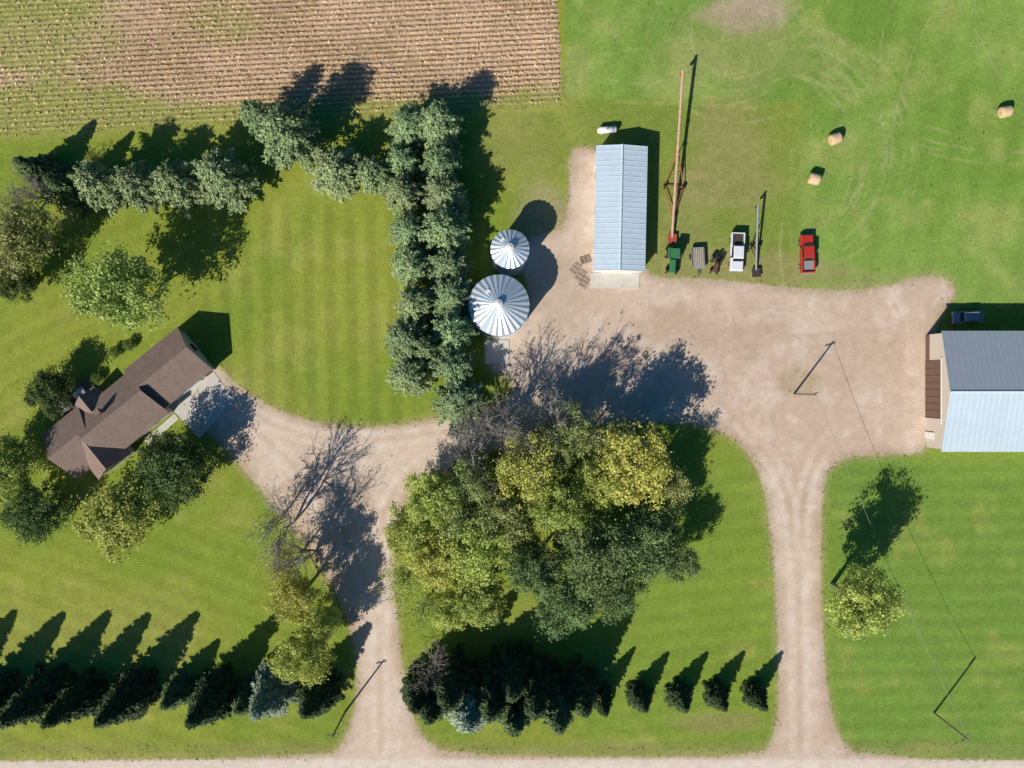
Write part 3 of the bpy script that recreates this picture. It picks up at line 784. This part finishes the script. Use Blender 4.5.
for (xx,yy,w,ax_) in [(2.4,-4.34,1.2,0),(-3.1,-4.34,1.4,0),(0,-4.34,1.4,0),(-7.2,-5.44,1.8,0),(-11,-3.24,1.2,0),(12.44,.8,1.2,1),(8,3.94,1.2,0),(1.2,3.34,1.6,0),(-9.5,4.14,1.6,0)]:
    s_=(w,.08,1.1) if ax_==0 else (.08,w,1.1)
    w_=B().box((0,0,0),s_).done('window',m_glass,house,loc=(xx,yy,1.55))
    s2=(w+.2,.14,.08) if ax_==0 else (.14,w+.2,.08)
    B().box((0,0,-.6),s2).done('sill',m_white,w_)
dk=B()
for k in range(22): dk.box((-9.6+k*.3,6.1,.35),(.26,3.6,.06))
for xx in (-9.7,-3.2):
    for yy in (4.5,7.8): dk.box((xx,yy,.16),(.12,.12,.31))
dk.done('wooden_deck',m_wood,None,loc=(hx,hy,0.006),rot=(0,0,ha),label='weathered wooden deck attached beside the farm house',category='deck')
def loc_h(a,b): return (hx+a*math.cos(ha)-b*math.sin(ha),hy+a*math.sin(ha)+b*math.cos(ha))
q=loc_h(-8,6.4)
e=empty('hot_tub',(q[0],q[1],.39),ha,label='square hot tub with pale grey cover on the deck',category='hot tub')
B().box((0,0,.4),(1.9,1.9,.8),bevel=.08).done('tub_shell',m_wood,e); B().box((0,0,.87),(2.0,2.0,.12),bevel=.04).done('cover',m_grey,e)
q=loc_h(-5.2,6.4)
e=empty('patio_table',(q[0],q[1],.39),ha,label='white patio table standing on the deck',category='table')
B().box((0,0,.72),(1.8,1.0,.05),bevel=.01).done('table_top',m_white,e)
for a,b_ in ((-.8,-.4),(.8,-.4),(-.8,.4),(.8,.4)): B().cyl((a,b_,0),(a,b_,.7),.03,seg=6).done('leg',m_white,e)
pad=B()
P_=[loc_h(3.6,-3.36),loc_h(12.0,-3.36),loc_h(11.8,-8.8),loc_h(4.0,-9.8)]
pad.slab([(a,b_,.05) for a,b_ in P_],.05); o=pad.done('concrete_driveway',m_conc,loc=(0,0,.009)); o['kind']='structure'
pad=B(); P_=[loc_h(-2.5,-5.9),loc_h(3.5,-5.6),loc_h(3.5,-4.6),loc_h(-2.5,-4.8)]
pad.slab([(a,b_,.045) for a,b_ in P_],.04); o=pad.done('front_walkway',m_conc,loc=(0,0,.007)); o['kind']='structure'

# ---------------------------------------------------------------- vehicles
def wheel(parent,x,y,r,w,rim=m_grey,name='wheel'):
    t=B().cyl((-w/2,0,0),(w/2,0,0),r,seg=20).done(name,m_black,parent,loc=(x,y,r))
    s_=1 if x>0 else -1
    B().cyl((s_*(w/2-.02),0,0),(s_*(w/2+.015),0,0),r*.6,seg=16).done('rim',rim,t)
def pickup(px,py,rot,paint,label,cover=None):
    x,y=G(px,py,.8)
    e=empty('pickup_truck',(x,y,0.01),rot,label=label,category='pickup truck')
    b=B()
    b.box((0,0,.72),(1.95,5.6,.5),bevel=.08)
    b.box((0,1.95,1.05),(1.8,1.65,.28),taper=(.94,.96),bevel=.07)
    b.box((0,.15,1.35),(1.8,2.35,.95),taper=(.80,.72),bevel=.08)
    b.box((-.9,-1.85,1.13),(.13,1.9,.42),bevel=.03); b.box((.9,-1.85,1.13),(.13,1.9,.42),bevel=.03)
    b.box((0,-2.74,1.13),(1.9,.1,.42),bevel=.03)
    b.done('body',paint,e)
    B().box((0,-1.87,.985),(1.66,1.62,.03)).done('bed_floor',cover or m_dark,e)
    B().box((0,1.18,1.43),(1.48,.05,.72),rot=(math.radians(52),0,0)).done('windshield',m_glass,e)
    B().box((0,-.92,1.45),(1.4,.05,.55),rot=(math.radians(-33),0,0)).done('rear_window',m_glass,e)
    for s_ in (-1,1):
        B().box((s_*.845,.15,1.45),(.04,1.7,.42),rot=(0,-s_*math.radians(12),0)).done('window',m_glass,e)
        B().box((s_*.7,2.8,.85),(.35,.06,.2),bevel=.02).done('headlight',m_lamp,e)
        B().box((s_*.88,-2.81,.95),(.14,.05,.34)).done('taillight',m_red,e)
        B().box((s_*1.08,.95,1.18),(.2,.12,.18),bevel=.03).done('side_mirror',m_black,e)
        for yy in (1.75,-1.75): wheel(e,s_*.88,yy,.38,.26)
    B().box((0,2.86,.58),(1.9,.16,.2),bevel=.04).done('front_bumper',m_grey,e)
    B().box((0,-2.87,.58),(1.8,.16,.18),bevel=.04).done('rear_bumper',m_grey,e)
pickup(737,252,math.radians(178),m_white,'white pickup truck with open bed parked on worn grass')
pickup(807,254,math.radians(2),m_red,'red pickup truck with grey load bed parked on grass',m_grey)
def suv(px,py,rot,paint,label):
    x,y=G(px,py,.8)
    e=empty('parked_car',(x,y,0.01),rot,label=label,category='car')
    b=B(); b.box((0,0,.65),(1.8,4.5,.55),bevel=.12); b.box((0,-.25,1.2),(1.65,2.8,.65),taper=(.82,.72),bevel=.1); b.done('body',paint,e,smooth=False)
    B().box((0,.98,1.2),(1.35,.05,.6),rot=(math.radians(48),0,0)).done('windshield',m_glass,e)
    B().box((0,-1.5,1.2),(1.35,.05,.5),rot=(math.radians(-42),0,0)).done('rear_window',m_glass,e)
    for s_ in (-1,1):
        B().box((s_*.77,-.25,1.22),(.04,2.1,.36),rot=(0,-s_*math.radians(13),0)).done('window',m_glass,e)
        B().box((s_*.65,2.25,.72),(.3,.06,.16)).done('headlight',m_lamp,e)
        for yy in (1.4,-1.4): wheel(e,s_*.8,yy,.34,.22)
suv(968,317,math.radians(92),mat('silver_paint',(.28,.30,.33),.3,nscale=2,amt=.05),'grey car parked in the shade of the barn')
# tractor
x,y=G(673,260,1.2)
e=empty('tractor',(x,y,.01),math.radians(-4),label='green farm tractor with yellow wheels hitched by the auger',category='tractor')
B().box((0,-.95,1.25),(.85,2.0,.75),taper=(.85,.96),bevel=.08).box((0,0,.85),(.6,3.4,.4)).box((-.72,1.05,1.62),(.45,1.35,.1),bevel=.04).box((.72,1.05,1.62),(.45,1.35,.1),bevel=.04).done('body',m_green,e)
B().box((0,.75,1.9),(1.2,1.25,1.15),taper=(.9,.9)).done('cab',m_glass,e)
B().box((0,.75,2.54),(1.35,1.45,.14),bevel=.05).done('cab_roof',m_green,e)
B().cyl((.25,-1.2,1.5),(.25,-1.2,2.3),.05,seg=8).done('exhaust_stack',m_dark,e)
for s_ in (-1,1):
    wheel(e,s_*.85,1.1,.8,.45,m_yellow); wheel(e,s_*.72,-1.5,.45,.28,m_yellow)
x,y=G(698,258,.8)
e=empty('utility_trailer',(x,y,.01),math.radians(3),label='small grey flatbed trailer loaded with lumber on grass',category='trailer')
b=B().box((0,0,.6),(1.9,3.1,.1))
for s_ in (-1,1): b.box((s_*.93,0,.8),(.05,3.1,.3))
b.box((0,1.53,.8),(1.85,.05,.3)); b.done('bed',m_grey,e)
B().box((0,-2.1,.55),(.1,1.4,.1)).done('drawbar',m_dark,e)
b=B()
for k in range(6): b.box((-.75+k*.29,.1*((k*7)%3-1),.7+.04*(k%2)),(.22,2.6,.09))
b.done('load',mat('pale_lumber',(.42,.36,.28),.85,nscale=3,amt=.3),e)
for s_ in (-1,1): wheel(e,s_*1.08,.2,.33,.2)
x,y=G(716,264,.7)
e=empty('small_tractor',(x,y,.01),math.radians(-12),label='small dark red-brown old tractor on worn grass',category='tractor')
B().box((0,-.6,.95),(.6,1.4,.5),bevel=.06).box((0,.2,.65),(.4,2.4,.3)).done('body',mat('rusty_brown',(.16,.07,.045),.8,nscale=4,amt=.4),e)
B().box((0,.75,1.05),(.5,.5,.1),bevel=.03).box((0,1.0,1.25),(.5,.08,.35),bevel=.03).done('seat',m_black,e)
B().cyl((0,.25,1.05),(0,.2,1.35),.03,seg=6).cyl((0,.2,1.34),(0,.2,1.38),.2,seg=14).done('steering_wheel',m_black,e)
for s_ in (-1,1):
    wheel(e,s_*.62,.75,.6,.3); wheel(e,s_*.5,-1.1,.32,.2)
def auger(p0,z0,p1,z1,frac,rt,tube,frame,label,wheelw=1.3,vehicle='grain_auger'):
    a=Vector((*G(*p0,z0),z0)); b_=Vector((*G(*p1,z1),z1))
    d=(b_-a); hd=Vector((d.x,d.y,0)).normalized(); ang=math.atan2(hd.y,hd.x)-math.pi/2
    Lh=Vector((d.x,d.y,0)).length
    e=empty(vehicle,(a.x,a.y,0.01),ang,label=label,category='grain auger')
    pt=lambda t:(0,Lh*t,z0+(z1-z0)*t)
    t_=B().cyl(pt(0),pt(1),rt,seg=10)
    for k in range(1,int(Lh/3)): 
        q=Vector(pt(k*3/Lh)); dd=(Vector(pt(1))-Vector(pt(0))).normalized()*.08
        t_.cyl(q-dd,q+dd,rt*1.35,seg=10)
    t_.done('tube',tube,e)
    yw=Lh*frac*.9
    f=B()
    for s_ in (-1,1):
        f.cyl((s_*wheelw,yw,.5),(s_*.12,Lh*(frac+.17),z0+(z1-z0)*(frac+.17)-rt),.07,seg=6)
        f.cyl((s_*wheelw,yw,.5),(s_*.12,Lh*(frac-.22),z0+(z1-z0)*(frac-.22)-rt),.07,seg=6)
        f.cyl((s_*.12,Lh*(frac+.17),z0+(z1-z0)*(frac+.17)-rt),(s_*.12,Lh*.95,z0+(z1-z0)*.95-rt),.03,seg=5)
    f.cyl((-wheelw,yw,.5),(wheelw,yw,.5),.09,seg=6)
    f.cyl((-wheelw*.5,Lh*(frac+.05),z0+(z1-z0)*frac*.7),(wheelw*.5,Lh*(frac+.05),z0+(z1-z0)*frac*.7),.05,seg=6)
    f.done('undercarriage',frame,e)
    for s_ in (-1,1): wheel(e,s_*wheelw,yw,.4,.25)
    B().box((0,-.1,z0),(.9,.9,.35),taper=(1.5,1.5)).done('hopper',frame,e)
    B().cyl(pt(.985),(0,Lh*.985,z1-.9),rt*1.2,seg=10).done('spout',frame,e)
auger((672,238),.45,(683,70),3.6,.36,.20,m_orange,m_redframe,'long weathered orange grain auger on a red wheeled frame',1.4)
auger((756,272),.35,(758,205),2.6,.45,.14,m_grey,m_dark,'short grey grain auger standing on worn grass',.6)
# ---- propane tank
x,y=G(607,130,.8)
e=empty('propane_tank',(x,y,.01),math.radians(4),label='white horizontal propane tank on grass behind the shed',category='propane tank')
B().cyl((-1.15,0,.85),(1.15,0,.85),.48,seg=24).sph((-1.15,0,.85),.48,(.7,1,1)).sph((1.15,0,.85),.48,(.7,1,1)).done('tank',m_white,e,smooth=True)
B().cyl((0,0,1.28),(0,0,1.5),.17,seg=14).done('valve_dome',m_grey,e)
for xx in (-.8,.8): B().box((xx,0,.25),(.2,.7,.5)).done('leg',m_conc,e)
# ---- bales
rb=np.random.RandomState(3)
def bale_mesh():
    xs_=[-.8,-.8,-.76,-.5,-.25,0,.25,.5,.76,.8,.8]; rs=[.05,.5,.76,.82,.81,.83,.81,.82,.76,.5,.05]
    a=np.arange(26)*2*math.pi/26
    V=[]
    for x_,r_ in zip(xs_,rs):
        rr=r_+rb.normal(0,.015,26); z=np.sin(a)*rr+.8
        V.append(np.stack([x_+rb.normal(0,.012,26),np.cos(a)*rr,np.maximum(z,0.01)],1))
    V=np.concatenate(V); n=len(xs_)
    i=np.arange(n-1)[:,None]*26; j=np.arange(26)[None]; j2=(j+1)%26
    F=np.stack([i+j,i+26+j,i+26+j2,i+j2],-1).reshape(-1,4)
    return mesh_np('bale',V,F,[m_bale])
bm_=bale_mesh()
for (px,py,r) in [(1005,112,.2),(835,139,.35),(814,179,-.25)]:
    x,y=G(px,py,.75)
    obj('round_bale',bm_,None,(x,y,0),(0,0,r),label='round straw bale lying on the green pasture',category='bale',group='round bales in the pasture')
# ---- harrow sections
def harrow(px,py,r):
    x,y=G(px,py)
    e=empty('harrow_section',(x,y,.02),r,label='dark steel harrow section lying on the gravel',category='harrow',group='harrow sections on the gravel')
    e.scale=(.78,.78,.78)
    f=B()
    for k in range(4): f.box((0,-.6+k*.4,.22),(2.0,.07,.07))
    for k in range(3): f.box((-.85+k*.85,0,.285),(.06,1.5,.06))
    f.done('frame',m_dark,e)
    t=B()
    for k in range(4):
        for m_ in range(7): t.cyl((-.9+m_*.3,-.6+k*.4,0),(-.9+m_*.3,-.6+k*.4,.185),.02,seg=4)
    t.done('tines',m_dark,e)
for a in [(575,269,.9),(580,276,.95),(584,283,1.0),(585,260,.3)]:
    harrow(*a)
# ---- utility poles & wires
def pole(px,py,h,r,label):
    x,y=G(px,py)
    e=empty('utility_pole',(x,y,0),r,label=label,category='utility pole',group='wooden utility poles')
    B().cyl((0,0,0),(0,0,h),.16,.11,10).done('post',m_wood,e)
    B().box((0,.18,h-.5),(1.5,.11,.12)).done('crossarm',m_wood,e)
    for xx in (-.65,.65): B().cyl((xx,.18,h-.43),(xx,.18,h-.25),.05,seg=8).done('insulator',m_grey,e)
    return x,y
H1=7.4;H2=7.8
p1=pole(794,394,H1,.3,'wooden utility pole standing in the gravel yard')
p2=pole(934,713,H2,.9,'wooden utility pole standing on the mown lawn')
p3=pole(345,712,7.4,.2,'wooden utility pole beside the gravel drive')
def wire(a,b_,sag,n=24,label='overhead wire sagging between utility poles'):
    a=np.array(a);b_=np.array(b_); t=np.linspace(0,1,n)[:,None]
    q=a+(b_-a)*t; q[:,2]-=sag*4*(t*(1-t))[:,0]
    V,F=tubes([(q,np.full(n,.022))],5)
    obj('power_line',mesh_np('power_line',V,F,[m_wire]),label=label,category='power line')
wire((p1[0]+.1,p1[1],H1-.1),(p2[0]+.1,p2[1],H2-.1),1.0)
